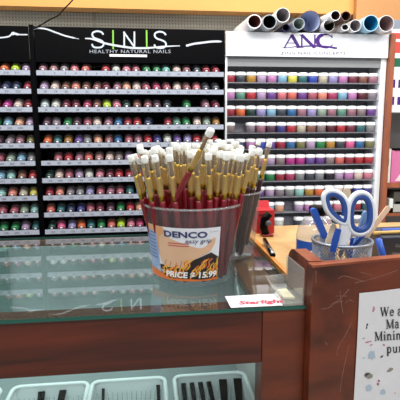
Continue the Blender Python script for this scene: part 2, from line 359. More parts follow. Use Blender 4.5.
ROWS = ['mauve rosetaupe greymauve coralpink coral - red white pink rose green green mint cream dustyrose slate crimson crimson',
 'lilac cream brown salmon brown dustyrose wine mauve peach cream rose raspberry rose cream dustyrose coralpink slate slate',
 'ice white wine wine raspberry brown lime pink darkgreen brown dustyrose plum slate - green - mauve wine',
 'plum greymauve green plum rose cream mauve blue crimson red navy - crimson seagreen green cream sage amber',
 'orange teal amber purple grey peach dustyrose blue rose mauve red indigo white purple lavender red brown crimson',
 '- rose red mauve coral rosetaupe cream taupe lilac red plum crimson rose wine mauve coral rose rose',
 'darkgreen cream rose lilac white pink wine red crimson crimson rose plum navy teal rose mauve red pink',
 'crimson salmon greymauve grey lavender rose mauve rose teal blue mint rose plum wine red orange rose teal',
 'coral teal navy indigo rose wine plum green red peach mauve grey teal plum red wine rose slate',
 'darkgreen hotpink lavender orange teal green coral lime pink raspberry teal skyblue pink rose plum red lime green']
XB0 = at(42.5, 66, DS).x
for i, row in enumerate(ROWS):
    for k, c in enumerate(row.split()):
        if c == '-': continue
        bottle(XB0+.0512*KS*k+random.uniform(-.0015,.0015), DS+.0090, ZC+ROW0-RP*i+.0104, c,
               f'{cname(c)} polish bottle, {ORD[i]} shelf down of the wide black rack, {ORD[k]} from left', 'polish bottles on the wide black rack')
LROWS = ['red red orange lime lilac', 'crimson plum navy navy crimson', 'rose red magenta cream crimson', 'teal green skyblue peach lilac', 'grey plum greymauve mauve olive',
 'green rose sage skyblue grey', 'mint skyblue aqua brown red', 'peach aqua salmon beige yellow', 'wine rose rose sage aqua', 'teal green green lilac teal']
XE = at(25.6, 66, DS).x
for i, row in enumerate(LROWS):
    cs = row.split(); n = len(cs)
    for k, c in enumerate(cs):
        x = XE-.0535*KS*(n-1-k)
        if i == 0 and k < 1: continue
        j = n-1-k
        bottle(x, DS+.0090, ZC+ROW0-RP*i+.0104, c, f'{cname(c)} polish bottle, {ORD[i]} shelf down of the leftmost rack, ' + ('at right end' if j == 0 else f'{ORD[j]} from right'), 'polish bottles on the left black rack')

# ------------------------------------------------------------------ white rack
WX0, WX1 = XR+.004, 1.305
wr = thing('powder_rack', ((WX0+WX1)/2, DR, 0), 'white rack of powder jars under the purple ANC header', 'display rack'); ow = (WX0+WX1)/2
a, c = WX0-ow, WX1-ow; ZAT = .735; ZHB = at(300, 57.5, DR).z
MB().box((a, -.006, 0), (a+.010, .15, ZC+ZAT)).build('side_panel', WHITER, wr); MB().box((c-.030, -.006, 0), (c-.0005, .15, ZC+ZAT)).build('side_panel', WHITER, wr)
MB().box((a+.010, .135, .0), (c-.03, .15, ZC+ZAT)).build('back_panel', mat('rack_grey_back', '8c8c94', .5, noise=.25, scale=60), wr)
MB().box((a+.010, .0, ZC+ZAT-.012), (c-.03, .135, ZC+ZAT)).build('top_panel', WHITER, wr)
MB().box((a+.010, .0, ZHB-.048), (c-.03, .008, ZHB)).build('grey_valance', GREY, wr)
wh = bevel(MB().box((a, -.020, ZHB), (c, -.0065, ZC+ZAT)).build('header_board', WHITER, wr), .002)
YA = DR-.0205
def ah(px, py, e=.0004): p = at(px, py, YA-e); return (p.x-ow, p.y-DR, p.z)
sy = 13.2; b0 = MB(); x = 0
for ch, cx in (('A', 284), ('N', 300.5), ('C', 316.5)):
    hh = sy if ch != 'C' else sy*1.02
    b0 = MB(); serif(ch, 1, lambda u_, v_: ah(cx-1+u_*16.5, 47.8-v_*hh), 0, b0); b0.build('brand_letter', PURPLE, wh)
b0 = MB(); sw = smooth([(284,48.3),(296,46.6),(310,46),(325,46.4),(337,48.3)]); stroke(b0, sw, [.3+1.9*(i/len(sw))**.8 for i in range(len(sw))], lambda x, y: ah(x, y, .0009)); b0.build('purple_swoosh', PURPLE, wh)
px_text("'ZING NAIL CONCEPTS", 312.5, 53.2, 2.7, ah, xs=1.5, spacing=1.12, off=.04).build('tagline_lettering', mat('grey_violet_print', '4c4468', .5), wh)
JP = .0562
mb = MB(); mb.lathe([(.0225,0),(.0248,.002),(.0264,.036),(.0245,.038)], 16); jb = mb.build('powder_jar', cmat('rose')).data
mb = MB(); mb.lathe([(.0272,.0350),(.0279,.037),(.0279,.0485),(.0250,.0525),(.012,.054)], 16); jl = mb.build('lid', WHITE).data
for o in list(C.objects):
    if o.name in ('powder_jar', 'lid'): bpy.data.objects.remove(o)
AR = ['crimson slate ochre lilac orchid skyblue yellow teal royalblue beige lavender orchid wine brown mauve',
 'orchid seagreen red lilac violet coralpink coral violet rose salmon raspberry skyblue orchid maroon greymauve',
 'crimson orange darkgreen lavender skyblue slate blue mauve lavender sage mauve seagreen mauve taupe violet',
 'taupe - greymauve mauve plum indigo red beige brown taupe maroon red wine teal grey',
 'grey navy orchid royalblue purple crimson blue olive lilac green ochre slate hotpink blue olive',
 'grey teal rose mauve lilac taupe magenta magenta purple violet taupe coral crimson red red',
 'rose lilac teal seagreen green crimson raspberry grey slate grey black lilac orchid cream pink',
 'lilac grey orchid violet lilac greymauve grey aqua ochre orange rose cream maroon royalblue indigo',
 'mauve pink wine lilac skyblue peach - lilac orchid skyblue rose pink wine crimson teal',
 '- - white white white white - slate lilac blue rose teal navy grey plum',
 '- - blue slate navy blue slate navy teal blue slate navy blue teal slate']
XJ = at(231.2, 74, DR).x; AZ0 = at(300, 82.5, DR).z; AZP = .0870
SHELFM = clear('smoky_acrylic', (.78, .78, .82), .1, .4, (.45, .46, .52))
for i, row in enumerate(AR):
    z = AZ0-AZP*i
    MB().box((a+.0105, .0, z-.006), (c-.0305, .134, z-.0005)).build('shelf', SHELFM, wr)
    # a stepped riser behind the jars, mottled grey
    MB().box((a+.0105, .072, z), (c-.0305, .076, z+.048)).build('riser', mat('riser_grey', '8a8892', .35, noise=.5, scale=45), wr)
    for k, cc in enumerate(row.split()):
        if cc == '-': continue
        o = bpy.data.objects.new('powder_jar', jb); C.objects.link(o); o.location = (XJ+JP*k, DR+.030, z)
        o.material_slots[0].link = 'OBJECT'; o.material_slots[0].material = jmat(cc)
        tag(o, f'{cname(cc)} powder jar, {ORD[i]} shelf down of the white rack, {ORD[k]} from left', 'jar', 'powder jars on the white rack')
        l = bpy.data.objects.new('lid', jl); C.objects.link(l); l.parent = o
# ------------------------------------------------------------------ poster tubes on the white rack
def roll(px, py, ro, rx, Y0, L, inner, outer, label, name='poster_tube', ry=None, dx=0, rest=True):
    ry = ry or rx; p = at(px, py, Y0); s = Y0/FPX*1.03
    rx += (ro-rx)*.45; ry += (ro-rx)*.3; R, Ri = ro*s, rx*s
    z = p.z
    if rest: z = ZC+ZAT+R+.0005
    mb = MB(); n = 28; L = min(L, 2.69-Y0)
    vs = []
    for (rr, y) in ((R, 0), (R, L), (Ri, L), (Ri, 0)):
        for i in range(n): a_ = 2*PI*i/n; vs.append((rr*math.cos(a_) + dx*y, y, rr*math.sin(a_)*ry/rx))
    mb.add(vs[:2*n], [(i, (i+1)%n, (i+1)%n+n, i+n) for i in range(n)], 0, True)
    mb.add(vs[2*n:], [(i, (i+1)%n, (i+1)%n+n, i+n) for i in range(n)], 1, True)
    mb.add(vs[3*n:]+vs[:n], [(i, (i+1)%n, (i+1)%n+n, i+n) for i in range(n)], 0)
    mb.add(vs[n:3*n], [(i, (i+1)%n, (i+1)%n+n, i+n) for i in range(n)], 0)
    # inner plug deep inside
    o = mb.build(name, [outer, inner]); o.location = (p.x, Y0, z)
    m_ = MB(); m_.lathe([(Ri*.98, 0), (Ri*.98, .004)], n, ax='Y'); k = m_.build('end_plug', inner, o); k.location = (dx*L*.7, L*.7, 0); k.scale = (1, 1, ry/rx)
    return tag(o, label, 'paper roll', 'rolled posters on top of the white rack')
WP = mat('white_paper', 'e9ebf0', .6); SVP = mat('silver_paper', 'aab2bc', .35)
roll(254.5, 19, 7.0, 5.3, 2.40, .3, mat('brown_red_paper', '7a4a44', .7), WP, 'leftmost white poster roll with reddish brown inside, on the white rack', dx=-.05)
roll(269.5, 21, 7.0, 5.7, 2.40, .3, mat('blackgreen_paper', '1e2a2a', .5), SVP, 'silvery poster roll with black inside, second from the left', dx=-.05)
roll(282.8, 15, 7.0, 6.0, 2.40, .3, mat('palegrey_paper', 'a8a4aa', .6), WP, 'white poster roll with pale grey inside lying raised on a dark roll', rest=False)
roll(286, 26, 3.6, 2.9, 2.44, .25, mat('indigo_paper', '2a2458', .5), mat('indigo_paper', '', .5), 'small indigo poster roll squeezed under the raised white roll')
roll(299, 22, 5.8, 4.8, 2.40, .3, mat('greenish_paper', 'a9b6b4', .6), mat('bluegrey_paper', '9aa6b6', .5), 'pale grey poster roll in front of the big dark rimmed roll', rest=True)
roll(310.5, 18.8, 10.4, 9.2, 2.46, .22, mat('bluewhite_paper', 'b2bcd8', .6), mat('black_paper', '23242c', .5), 'big dark outside poster roll with bluish white inside', rest=True)
roll(335.5, 15.5, 5.0, 4.0, 2.38, .3, mat('darkbrown_paper', '3e2420', .7), WP, 'white poster roll with dark brown inside, left one of the raised pair', rest=False, dx=-.1)
roll(346, 16, 4.8, 3.9, 2.38, .3, mat('darkbrown_paper', '', .7), mat('brown_paper', '6c5048', .6), 'brown poster roll with dark brown inside, right one of the raised pair', rest=False)
roll(329, 26, 5.6, 5.0, 2.42, .26, mat('olive_black_paper', '2c2e22', .7), WP, 'white poster roll with blackish inside lying below the raised pair', rest=True)
roll(345.2, 27, 4.2, 2.2, 2.42, .26, mat('dark_hole_paper', '55565c', .7), WP, 'thin white poster roll with a narrow hole', rest=True)
roll(355.5, 24, 6.0, 5.0, 2.42, .26, mat('palegrey_paper', '', .6), WP, 'white poster roll with pale inside left of the blue one')
roll(371, 22, 7.9, 6.7, 2.40, .3, mat('cyan_paper', '2287b4', .5), mat('lightblue_paper', 'a6d4ec', .5), 'light blue poster roll with cyan inside', ry=6.9)
roll(386.5, 22.5, 7.9, 7.1, 2.40, .3, mat('pinkbrown_paper', 'a08a8c', .7), WP, 'rightmost white poster roll with pinkish brown inside')

# cable from the divider up to the fascia
pts = [at(*q) for q in ((31, 30, 2.452), (40, 25.5, 2.47), (50, 19.5, 2.5), (58, 15.5, 2.54), (64, 9, 2.58), (70, 3, 2.6), (76, -4, 2.62))]
tag(MB().tube([Vector(p) for p in smooth([tuple(p) for p in pts])], .0035, 8).build('power_cable', BLACK), 'thin black cable rising from the black upright across the pegboard', 'cable')

# ------------------------------------------------------------------ shelf bay at the right
BX = WX1+.003
bay = thing('shelf_bay', (BX, DR-.02, 0), 'reddish wooden shelf bay at the right edge holding boxes', 'shelf unit')
MB().box((0, -.02, 0), (.024, .26, ZC+.735)).build('side_panel', BAYWOOD, bay)
MB().box((.0245, .24, 0), (.6, .26, ZC+.735)).build('back_panel', mat('bay_grey_back', '8a8d8e', .6), bay)
shz = []
for (py0, th) in ((112, .004), (183, .026), (213.5, .014), (262, .02)):
    z = at(396, py0, DR-.035).z; shz.append(z)
    MB().box((.0245, -.015, z-th), (.6, .239, z)).build('shelf', (mat('glass_like_shelf', 'a4aaa8', .3) if py0 == 112 else BAYWOOD), bay)
def carton(px0, px1, ztop_py, zb, m, label, deco=None, Y0=DR-.02, d=.12, ytop=None):
    x0, x1 = at(px0, ztop_py, Y0).x, at(px1, ztop_py, Y0).x; z1 = at((px0+px1)/2, ztop_py, Y0).z
    o = MB().box((0, 0, 0), (x1-x0, d, z1-zb)).build('carton', m); o.location = (x0, Y0, zb+.0005); bevel(o, .0015)
    tag(o, label, 'box')
    if deco: deco(o, x1-x0, z1-zb)
    return o
def flat(o, nm, m, x0, z0, x1, z1): MB().box((x0, -.0009, z0), (x1, -.0002, z1)).build(nm, m, o)
REDP = mat('red_print', 'd8453f', .5); GRN = mat('green_print_dark', '0e6040', .5)
def d_upper(o, w_, h):
    for k, z0 in enumerate((.08, .46)):
        flat(o, 'purple_emblem', PURPLE, w_*.05, h*(z0+.08), w_*.22, h*(z0+.26)); flat(o, 'purple_emblem', PURPLE, w_*.4, h*(z0+.08), w_*.95, h*(z0+.26))
carton(392.2, 410, 67, shz[0], mat('carton_white', 'e6e9e6', .5), 'white carton with purple emblems beside the white rack', d_upper, d=.1)
ub = carton(392.5, 410, 58.5, at(396, 66.8, DR-.02).z, GRN, 'dark green flat box lying on the white carton', d=.1)
uc = carton(391.8, 410, 29, at(396, 58.3, DR-.02).z, mat('carton_striped', 'eceae6', .5), 'red and white striped carton above the green box',
       lambda o, w_, h: [flat(o, 'red_stripe', REDP, 0, h*z0, w_, h*z1) for z0, z1 in ((.18, .56), (.66, .86))], d=.1)
carton(391.6, 410, 20, at(396, 28.8, DR-.02).z, mat('carton_grey', '7c8694', .5), 'grey blue carton topping the stack at the right edge', d=.1)
# pale box and pink box on the wood shelf
carton(385.7, 391.6, 149, shz[1], mat('carton_pale', 'e4e6e0', .5), 'narrow pale box with a leaf print, left of the pink box',
       lambda o, w_, h: [flat(o, 'leaf_print', mat('leaf_green', '7a9a7c', .5), w_*.3, h*.5, w_*.7, h*.72), flat(o, 'pink_dot', mat('rose_print', 'c07a90', .5), w_*.3, h*.2, w_*.6, h*.3)], d=.1)
def d_pink(o, w_, h):
    MB().prism([(w_*.25, -.0008, h*.05), (w_*.98, -.0008, h*.05), (w_*.98, -.0008, h*.62)], (0, .0006, 0)).build('pale_triangle', mat('pale_pink', 'e8d4dc', .5), o)
    MB().box((w_*.1, -.004, h+.001), (w_*1., .03, h+.012)).build('black_clip', BLACK, o)
carton(392.2, 410, 150.5, shz[1], mat('carton_pink', 'd072a0', .5), 'pink box with a pale triangle on the wooden shelf', d_pink, d=.1)
carton(389.5, 393.5, 199, shz[2], mat('carton_white', '', .5), 'small white box with a dark foot on the lower wooden shelf', lambda o, w_, h: flat(o, 'dark_band', BLACK, 0, 0, w_, h*.35), d=.08)
carton(394.2, 412, 192, shz[2], mat('carton_charcoal', '4c4a44', .5), 'charcoal box with pale band on the lower wooden shelf', lambda o, w_, h: [flat(o, 'pale_band', mat('pale_band', 'b4b4ac', .5), 0, h*.05, w_, h*.42), flat(o, 'dark_band', BLACK, w_*.1, h*.42, w_, h*.55)], d=.1)

# ------------------------------------------------------------------ glass display counter
YF = .6395; YB = at(60, 236.5, Z=0).y; YC = 1.057
XG1 = at(307, 302, Z=0).x; XG0 = -1.25
XP = at(262, 330, YF).x         # inner edge of the right end post
ct = thing('display_counter', ((XG0+XG1)/2, (YF+YB)/2, 0), 'cherry wood display counter with a glass top and open glazed front', 'counter'); oc = ct.location.copy()
def cbx(nm, x0, y0, z0, x1, y1, z1, m, bv=.0015): 
    o = MB().box((x0-oc.x, y0-oc.y, z0), (x1-oc.x, y1-oc.y, z1)).build(nm, m, ct)
    return bevel(o, bv) if bv else o
GT = .0055
top = cbx('glass_top', XG0, YF-.004, ZC-GT, XG1, YB, ZC, [GLASS, EDGE], 0)
for p in top.data.polygons: p.material_index = 0 if abs(p.normal.z) > .5 else 1
# front rail, back rail, posts
cbx('front_rail', XG0+.08, YF, ZC-.088, XP, YF+.042, ZC-GT-.0006, CHERRY)
cbx('back_rail', XG0+.08, YB-.010, ZC-.020, XP, YB, ZC-GT-.0006, CHERRY_L)
cbx('end_post', XP+.0006, YF, 0, XG1-.001, YF+.042, ZC-GT-.0006, CHERRY_V)
cbx('side_panel', XG1-.016, YF+.0425, 0, XG1-.001, YB, ZC-GT-.0006, CHERRY_V)
cbx('side_rail', XP, YF+.0425, ZC-.026, XG1-.0165, YB-.0105, ZC-GT-.0006, CHERRY_L)
cbx('end_post', XG0, YF, 0, XG0+.079, YB, ZC-GT-.0006, CHERRY_V)
SH = -.335
WB = mat('case_white_lining', 'd4cfce', .5, noise=.25, scale=14)
cbx('back_panel', XG0+.08, YB-.014, ZC+SH, XG1-.017, YB-.002, ZC-.0205, WB, 0)
cbx('shelf', XG0+.08, YF+.006, ZC+SH-.02, XG1-.017, YB, ZC+SH-.0006, mat('case_shelf_pale', '8c9698', .5), 0)
cbx('kick_board', XG0+.08, YF, 0, XP, YF+.02, ZC+SH-.021, CHERRY)
cbx('side_lining', XG1-.0195, YF+.043, ZC+SH, XG1-.017, YB-.017, ZC-.027, WB, 0)
cbx('front_pane', XG0+.08, YF+.012, ZC+SH+.002, XP-.004, YF+.016, ZC-.0885, PANE, 0)
xd = at(8, 372, YB-.02).x
cbx('divider_bar', xd-.02, YB-.034, ZC+SH, xd+.018, YB-.0145, ZC-.022, mat('grey_green_bar', '8c9c96', .4))

# baskets
BWH = mat('basket_white_plastic', 'dde2e4', .4)
def basket():
    t = thing('storage_basket', (0, 0, 0), 'x', 'basket', 'white plastic baskets in the counter')
    W, D_, H = .145, .25, .07; tp = .010
    def wall(axis, sgn):
        mb = MB(); n = 14 if axis == 'x' else 20; L_ = W if axis == 'x' else D_
        half = (D_ if axis == 'x' else W)/2
        def pt(s, h, o_=0):
            k = 1 - tp*2/L_*(1-h/H); off = sgn*(half - tp*(1-h/H) - o_)
            return (s*k, off, h) if axis == 'x' else (off, s*k, h)
        def seg(s0, s1, h0, h1):
            vs = [pt(s0,h0),pt(s1,h0),pt(s1,h1),pt(s0,h1),pt(s0,h0,.002),pt(s1,h0,.002),pt(s1,h1,.002),pt(s0,h1,.002)]
            mb.add(vs, [(0,1,2,3),(7,6,5,4),(0,4,5,1),(1,5,6,2),(2,6,7,3),(3,7,4,0)])
        seg(-L_/2, L_/2, 0, .010); seg(-L_/2, L_/2, H*.70, H)
        for i in range(n+1):
            s = -L_/2 + L_*i/n; seg(max(-L_/2, s-.0042), min(L_/2, s+.0042), .010, H*.70)
        mb.build('slotted_wall', BWH, t)
    for a_ in ('x', 'y'):
        for s_ in (-1, 1): wall(a_, s_)
    mb = MB(); w2, d2 = W/2-tp, D_/2-tp
    for i in range(12): x = -w2 + 2*w2*i/11; mb.box((x-.003, -d2, 0), (x+.003, d2, .003))
    for i in range(16): y = -d2 + 2*d2*i/15; mb.box((-w2, y-.003, 0.0002), (w2, y+.003, .0028))
    mb.build('basket_floor', BWH, t)
    mb = MB(); r_ = .014; pts = []
    for cx, cy, a0_ in ((W/2-r_, D_/2-r_, 0), (-W/2+r_, D_/2-r_, 90), (-W/2+r_, -D_/2+r_, 180), (W/2-r_, -D_/2+r_, 270)):
        for q in range(6): a_ = math.radians(a0_+18*q); pts.append((cx+(r_+.002)*math.cos(a_), cy+(r_+.002)*math.sin(a_), H+.001))
    mb.tube(pts, .0045, 8, closed=True); mb.build('rolled_rim', BWH, t)
    return t
bk = basket()
bp = [(-38, 'white slotted basket at the left edge of the picture in the counter'), (51, 'white slotted basket with two black handled tools, under the left part of the rail'),
      (129, 'white slotted basket with few tools, between two others in the counter'), (209, 'white slotted basket crowded with black clippers at the right end of the counter')]
bpos = []
YBK = .925
for i, (px, lb) in enumerate(bp):
    p = at(px, 377, YBK); o = bk if i == 0 else copy_tree(bk)
    o.location = (p.x, YBK-.125, ZC+SH+.0003); tag(o, lb); bpos.append(o.location.copy())
# tools in the baskets
def clipper(x, y, z, rz, L_, label, gold=False, w_=.012):
    t = thing('nail_clipper', (x, y, z), label, 'tool', 'black handled tools in the baskets', rz)
    t.rotation_euler = (-.32, 0, rz+PI)
    bevel(MB().prism([(-w_/2,-L_/2,0),(w_/2,-L_/2,0),(w_*.35,L_*.1,0),(-w_*.35,L_*.1,0)], (0,0,.006)).build('grip', BLACK, t), .001)
    bevel(MB().prism([(-w_*.3,L_*.1,.001),(w_*.3,L_*.1,.001),(w_*.42,L_*.4,.001),(0,L_*.5,.001),(-w_*.42,L_*.4,.001)], (0,0,.004)).build('head', BLACK, t), .001)
    MB().box((-w_*.3,L_*.12,.0055),(w_*.3,L_*.22,.0075)).build('gold_tag' if gold else 'rivet', GOLD if gold else SILVER, t)
    return t
b1, b2, b3 = bpos[1], bpos[2], bpos[3]
zb_ = .034
clipper(b1.x-.012, b1.y+.05, b1.z+zb_, .1, .15, 'black handled tool in the two-tool basket, left one', w_=.014)
clipper(b1.x+.020, b1.y+.05, b1.z+zb_, -.05, .15, 'black handled tool in the two-tool basket, right one', w_=.014)
clipper(b2.x-.050, b2.y+.06, b2.z+zb_, .05, .13, 'slim dark tool with a gold tag in the middle basket', True, w_=.006)
clipper(b2.x+.060, b2.y+.06, b2.z+zb_, .0, .13, 'dark tool leaning at the right side of the middle basket', w_=.008)
for k in range(4):
    clipper(b3.x-.055+.019*k, b3.y+.06, b3.z+zb_, .02*k, .13, ['leftmost black clipper in the crowded basket', 'second black clipper from the left in the crowded basket', 'third black clipper from the left in the crowded basket', 'fourth black clipper from the left in the crowded basket'][k], w_=.010)
clipper(b3.x+.022, b3.y+.05, b3.z+zb_, -.1, .15, 'thick black clipper with a gold tag in the crowded basket', True, w_=.017)
clipper(b3.x+.052, b3.y+.05, b3.z+zb_, -.12, .15, 'thick black clipper at the right side of the crowded basket', True, w_=.017)

# ------------------------------------------------------------------ right hand counter (maple top with cherry guard)
HP = .065
P0 = at(313, 265.5, Z=HP); P1 = at(400, 257.5, Z=HP); Q = at(287.5, 245, Z=HP)
XS0 = P0.x; u3 = (P1-P0).normalized(); nrm = Vector((u3.y, -u3.x, 0)); PE = P0 + u3*.42
g = thing('guard_counter', (P0.x, P0.y, 0), 'cherry wood counter with raised guard boards and scratched front, right', 'counter')
G = lambda p, z: (p.x-P0.x, p.y-P0.y, z)
th = .016; bk_ = Vector((0, 1, 0))
PI0 = P0; inn = -nrm*th
mb = MB(); A0 = P0; A1 = PE; A2 = PE+inn; A3 = P0+inn+u3*0
mb.prism([G(A0, 0), G(A1, 0), G(A2, 0), G(A3, 0)], (0, 0, ZC+HP-.0035)); fp = mb.build('front_board', CHERRY_V, g)
mb = MB(); mb.prism([G(A0, ZC+HP-.0033), G(A1, ZC+HP-.0033), G(A2, ZC+HP-.0033), G(A3, ZC+HP-.0033)], (0, 0, .0033)); mb.build('front_edge_band', CHERRY_L, g)
# left side board with rounded rear top corner
Yq = Q.y-P0.y; tw = .021; y0_ = th+.0015; yq = max(.10, Yq)
prof = [(y0_, 0), (yq, 0), (yq, ZC+HP-.034)] + [(yq-.034+.034*math.cos(a_), ZC+HP-.034+.034*math.sin(a_)) for a_ in [PI/2*i/8 for i in range(1, 9)]] + [(y0_, ZC+HP)]
mb = MB(); mb.prism([(0, a_, z) for a_, z in prof], (tw, 0, 0)); sb = mb.build('side_board', CHERRY_V, g); bevel(sb, .001)
pr2 = [(y0_, ZC+HP+.0006)] + [(yq-.034+.0346*math.cos(a_), ZC+HP-.034+.0346*math.sin(a_)) for a_ in [PI/2*(8-i)/8 for i in range(9)]]
mb = MB()
for (a0_, z0_), (a1_, z1_) in zip(pr2[:-1], pr2[1:]): mb.prism([(0, a0_, z0_), (tw, a0_, z0_), (tw, a1_, z1_), (0, a1_, z1_)], (0, 0, .0004))
mb.build('side_edge_band', CHERRY_L, g)
# maple top behind the guards
XT0 = XG1+.004
mb = MB(); yt = YC+.13
mb.prism([(XT0-P0.x, yq+.002, ZC-.02), (.55, yq+.002, ZC-.02), (.55, yt-P0.y, ZC-.02), (XT0-P0.x, yt-P0.y, ZC-.02)], (0, 0, .019)); mb.build('maple_top', MAPLE, g)
mb = MB(); mb.prism([(tw+.001, .05+.02, ZC-.02), (.55, .30, ZC-.02), (.55, yq+.0015, ZC-.02), (tw+.001, yq+.0015, ZC-.02)], (0, 0, .019))
mb = MB(); mb.prism([(tw+.001, th+.004, ZC-.02), (.42, th+.004+.42*u3.y/u3.x, ZC-.02), (.55, yq+.0015, ZC-.02), (tw+.001, yq+.0015, ZC-.02)], (0, 0, .019)); mb.build('maple_top', MAPLE, g)
MB().box((XT0-P0.x+.0, yq+.0, ZC+.0), (XT0-P0.x+.008, yt-P0.y, ZC+.006)).build('edge_strip', ORANGE_W, g)
MB().box((XT0-P0.x+.01, yq+.01, 0), (.54, yt-P0.y-.01, ZC-.0205)).build('body', CHERRY_V, g)
# scratches and a paper sign on the front board
FPn = (P0 - Vector((0,0,0)), nrm)
def fr(px, py, e=.0003): p = at(px, py, plane=(P0+nrm*e, nrm)); return (p.x-P0.x, p.y-P0.y, p.z)
mb = MB()
for l in ([(321,309),(328,308),(336,303),(343,301)], [(330,305),(340,299),(349,289)], [(340,291),(341,301),(343,313)], [(352,322),(346,334),(338,348),(337,356)], [(345,303),(350,300),(354,302)],
          [(355,283),(375,278),(398,270)], [(338,279),(345,276),(365,282)], [(349,345),(343,372),(340,392)], [(336,296),(347,296)], [(325,341),(327,345)], [(316,271),(316,283)], [(360,272),(372,275)]):
    q = smooth(l, 5); stroke(mb, q, [.25+.4*random.random() for _ in q], fr)
mb.build('scratch_marks', mat('scratch_pale', '8e6a5e', .8), g)
mb = MB(); ws = [at(359, 293, plane=(P0+nrm*.0006, nrm))]; TL = ws[0]; pw, ph = .135, .22
def sg(u_, v_, e=0): p = TL + u3*u_ + Vector((0, 0, v_)) + nrm*e; return (p.x, p.y, p.z)
nx_ = 12; vs = []; fs = []
for j in range(nx_+1):
    for i in range(nx_+1):
        vs.append(sg(pw*i/nx_, -ph*j/nx_, .0006*math.sin(i*.7+j*.4)+.0007))
fs = [(j*(nx_+1)+i, j*(nx_+1)+i+1, (j+1)*(nx_+1)+i+1, (j+1)*(nx_+1)+i) for j in range(nx_) for i in range(nx_)]
mb.add(vs, fs); sign = mb.build('paper_sign', mat('sign_paper', 'd9dadf', .7, noise=.05, scale=40)); sd = sign.modifiers.new('s', 'SOLIDIFY'); sd.thickness = .0003
tag(sign, 'white paper sign with bold black lines and polish stains on the counter front', 'sign')
sp = lambda px, py, e=.0024: tuple(at(px, py, plane=(P0+nrm*e, nrm)))
mb = MB()
for txt, x0, yb, h in (('We a', 380, 316.5, 9.6), ('Ma', 386, 328.8, 9.6), ('Minim', 374.6, 341, 9.6), ('pur', 386.6, 353.2, 9.6)):
    serif(txt, h, lambda u_, v_: sp(x0+u_*.80, yb-v_*.94+ -.05*u_), 0, mb, .05)
mb.build('sign_lettering', INK, sign)
def blot(px, py, rx, ry, m, nm='polish_stain', seed=0, rot=0):
    rr = random.Random(seed); mb = MB(); n = 16; pts = []
    for i in range(n):
        a_ = 2*PI*i/n; k = .65+.5*rr.random(); x, y = rx*k*math.cos(a_), ry*k*math.sin(a_)
        pts.append(sp(px+x*math.cos(rot)-y*math.sin(rot), py+x*math.sin(rot)+y*math.cos(rot), .0021))
    c0 = sp(px, py, .0021); mb.add([c0]+pts, [(0, i+1, (i+1)%n+1) for i in range(n)]); mb.build(nm, m, sign)
S1 = mat('stain_pink', 'b8789a', .4); S2 = mat('stain_black', '1d1d24', .4); S3 = mat('stain_grey', '8a8680', .5); S4 = mat('stain_blue', 'a9bccd', .5); S5 = mat('stain_red', 'a04060', .5)
for i, (x, y, a_, b_, m, r) in enumerate([(372, 308, 2.6, 5, S1, -.4), (365, 325.5, 3.2, 4.2, S2, .3), (368, 342, 3.5, .9, S1, -.2), (384, 345, 1.3, .7, S5, .2), (382, 356.5, 2, .9, S2, -.5), (369, 376, 4, 2.6, S3, -.2), (367, 374.5, 3, 1.5, S2, -.4),
        (390, 370, 4.5, 2, S3, -.5), (372, 355, 4, 5, S4, .2), (369, 388, 3.5, 3.5, S4, 0), (383, 392, 3, 3, S4, .5), (378, 384, 1.4, 1.2, S5, .7), (379, 381, .9, 1.6, S5, 0), (393, 393, 3, 1.4, S1, -.3), (357.5, 345.5, 1, .7, mat('stain_violet', '5c4480', .5), 0), (364, 358, 1.8, .8, S4, .4), (371, 345, 2, .6, S1, -.3), (363.5, 338.5, 1.8, .6, mat('stain_ochre', 'b09a78', .5), -.5)]):
    blot(x, y, a_, b_, m, seed=i, rot=r)

# ------------------------------------------------------------------ tubs and brushes
TR0, TR1, TRR, TH_ = .0685, .0815, .0865, .132
def tub(cx, cy, label):
    t = thing('clear_tub', (cx, cy, ZC+.0006), label, 'tub')
    mb = MB(); mb.lathe([(TR0-.003, 0), (TR0, .003), (TR1, TH_-.006), (TR1+.0015, TH_-.004)], 48, cap=False); mb.build('tub_wall', TUB, t)
    mb = MB(); mb.lathe([(0.0005, .0022), (TR0-.003, .0014), (TR0-.001, .004)], 48, cap=False); mb.build('tub_floor', TUB, t)
    mb = MB(); mb.lathe([(TR1+.0005, TH_-.003), (TRR, TH_-.003), (TRR, TH_-.0005), (TR1, TH_), (TR1+.0005, TH_-.003)], 48, cap=False); mb.build('tub_rim', clear('tub_rim_plastic', (.9, .92, .93), .05, .22, (.55, .57, .6), gl=.7), t)
    return t
fp_ = at(193, 288.5, Z=0); dv = Vector((fp_.x, fp_.y, 0)).normalized(); c1 = fp_ + dv*TR0
T1 = tub(c1.x, c1.y, 'clear plastic tub with an orange and white price label, full of red brushes')
fp2 = at(224, 259, Z=0); dv2 = Vector((fp2.x, fp2.y, 0)).normalized(); c2 = fp2 + dv2*TR0
c2 = Vector((at(220.5, 192, Y=.94).x, .94, ZC))
T2 = tub(c2.x, c2.y, 'clear plastic tub without a label standing behind the labelled one')

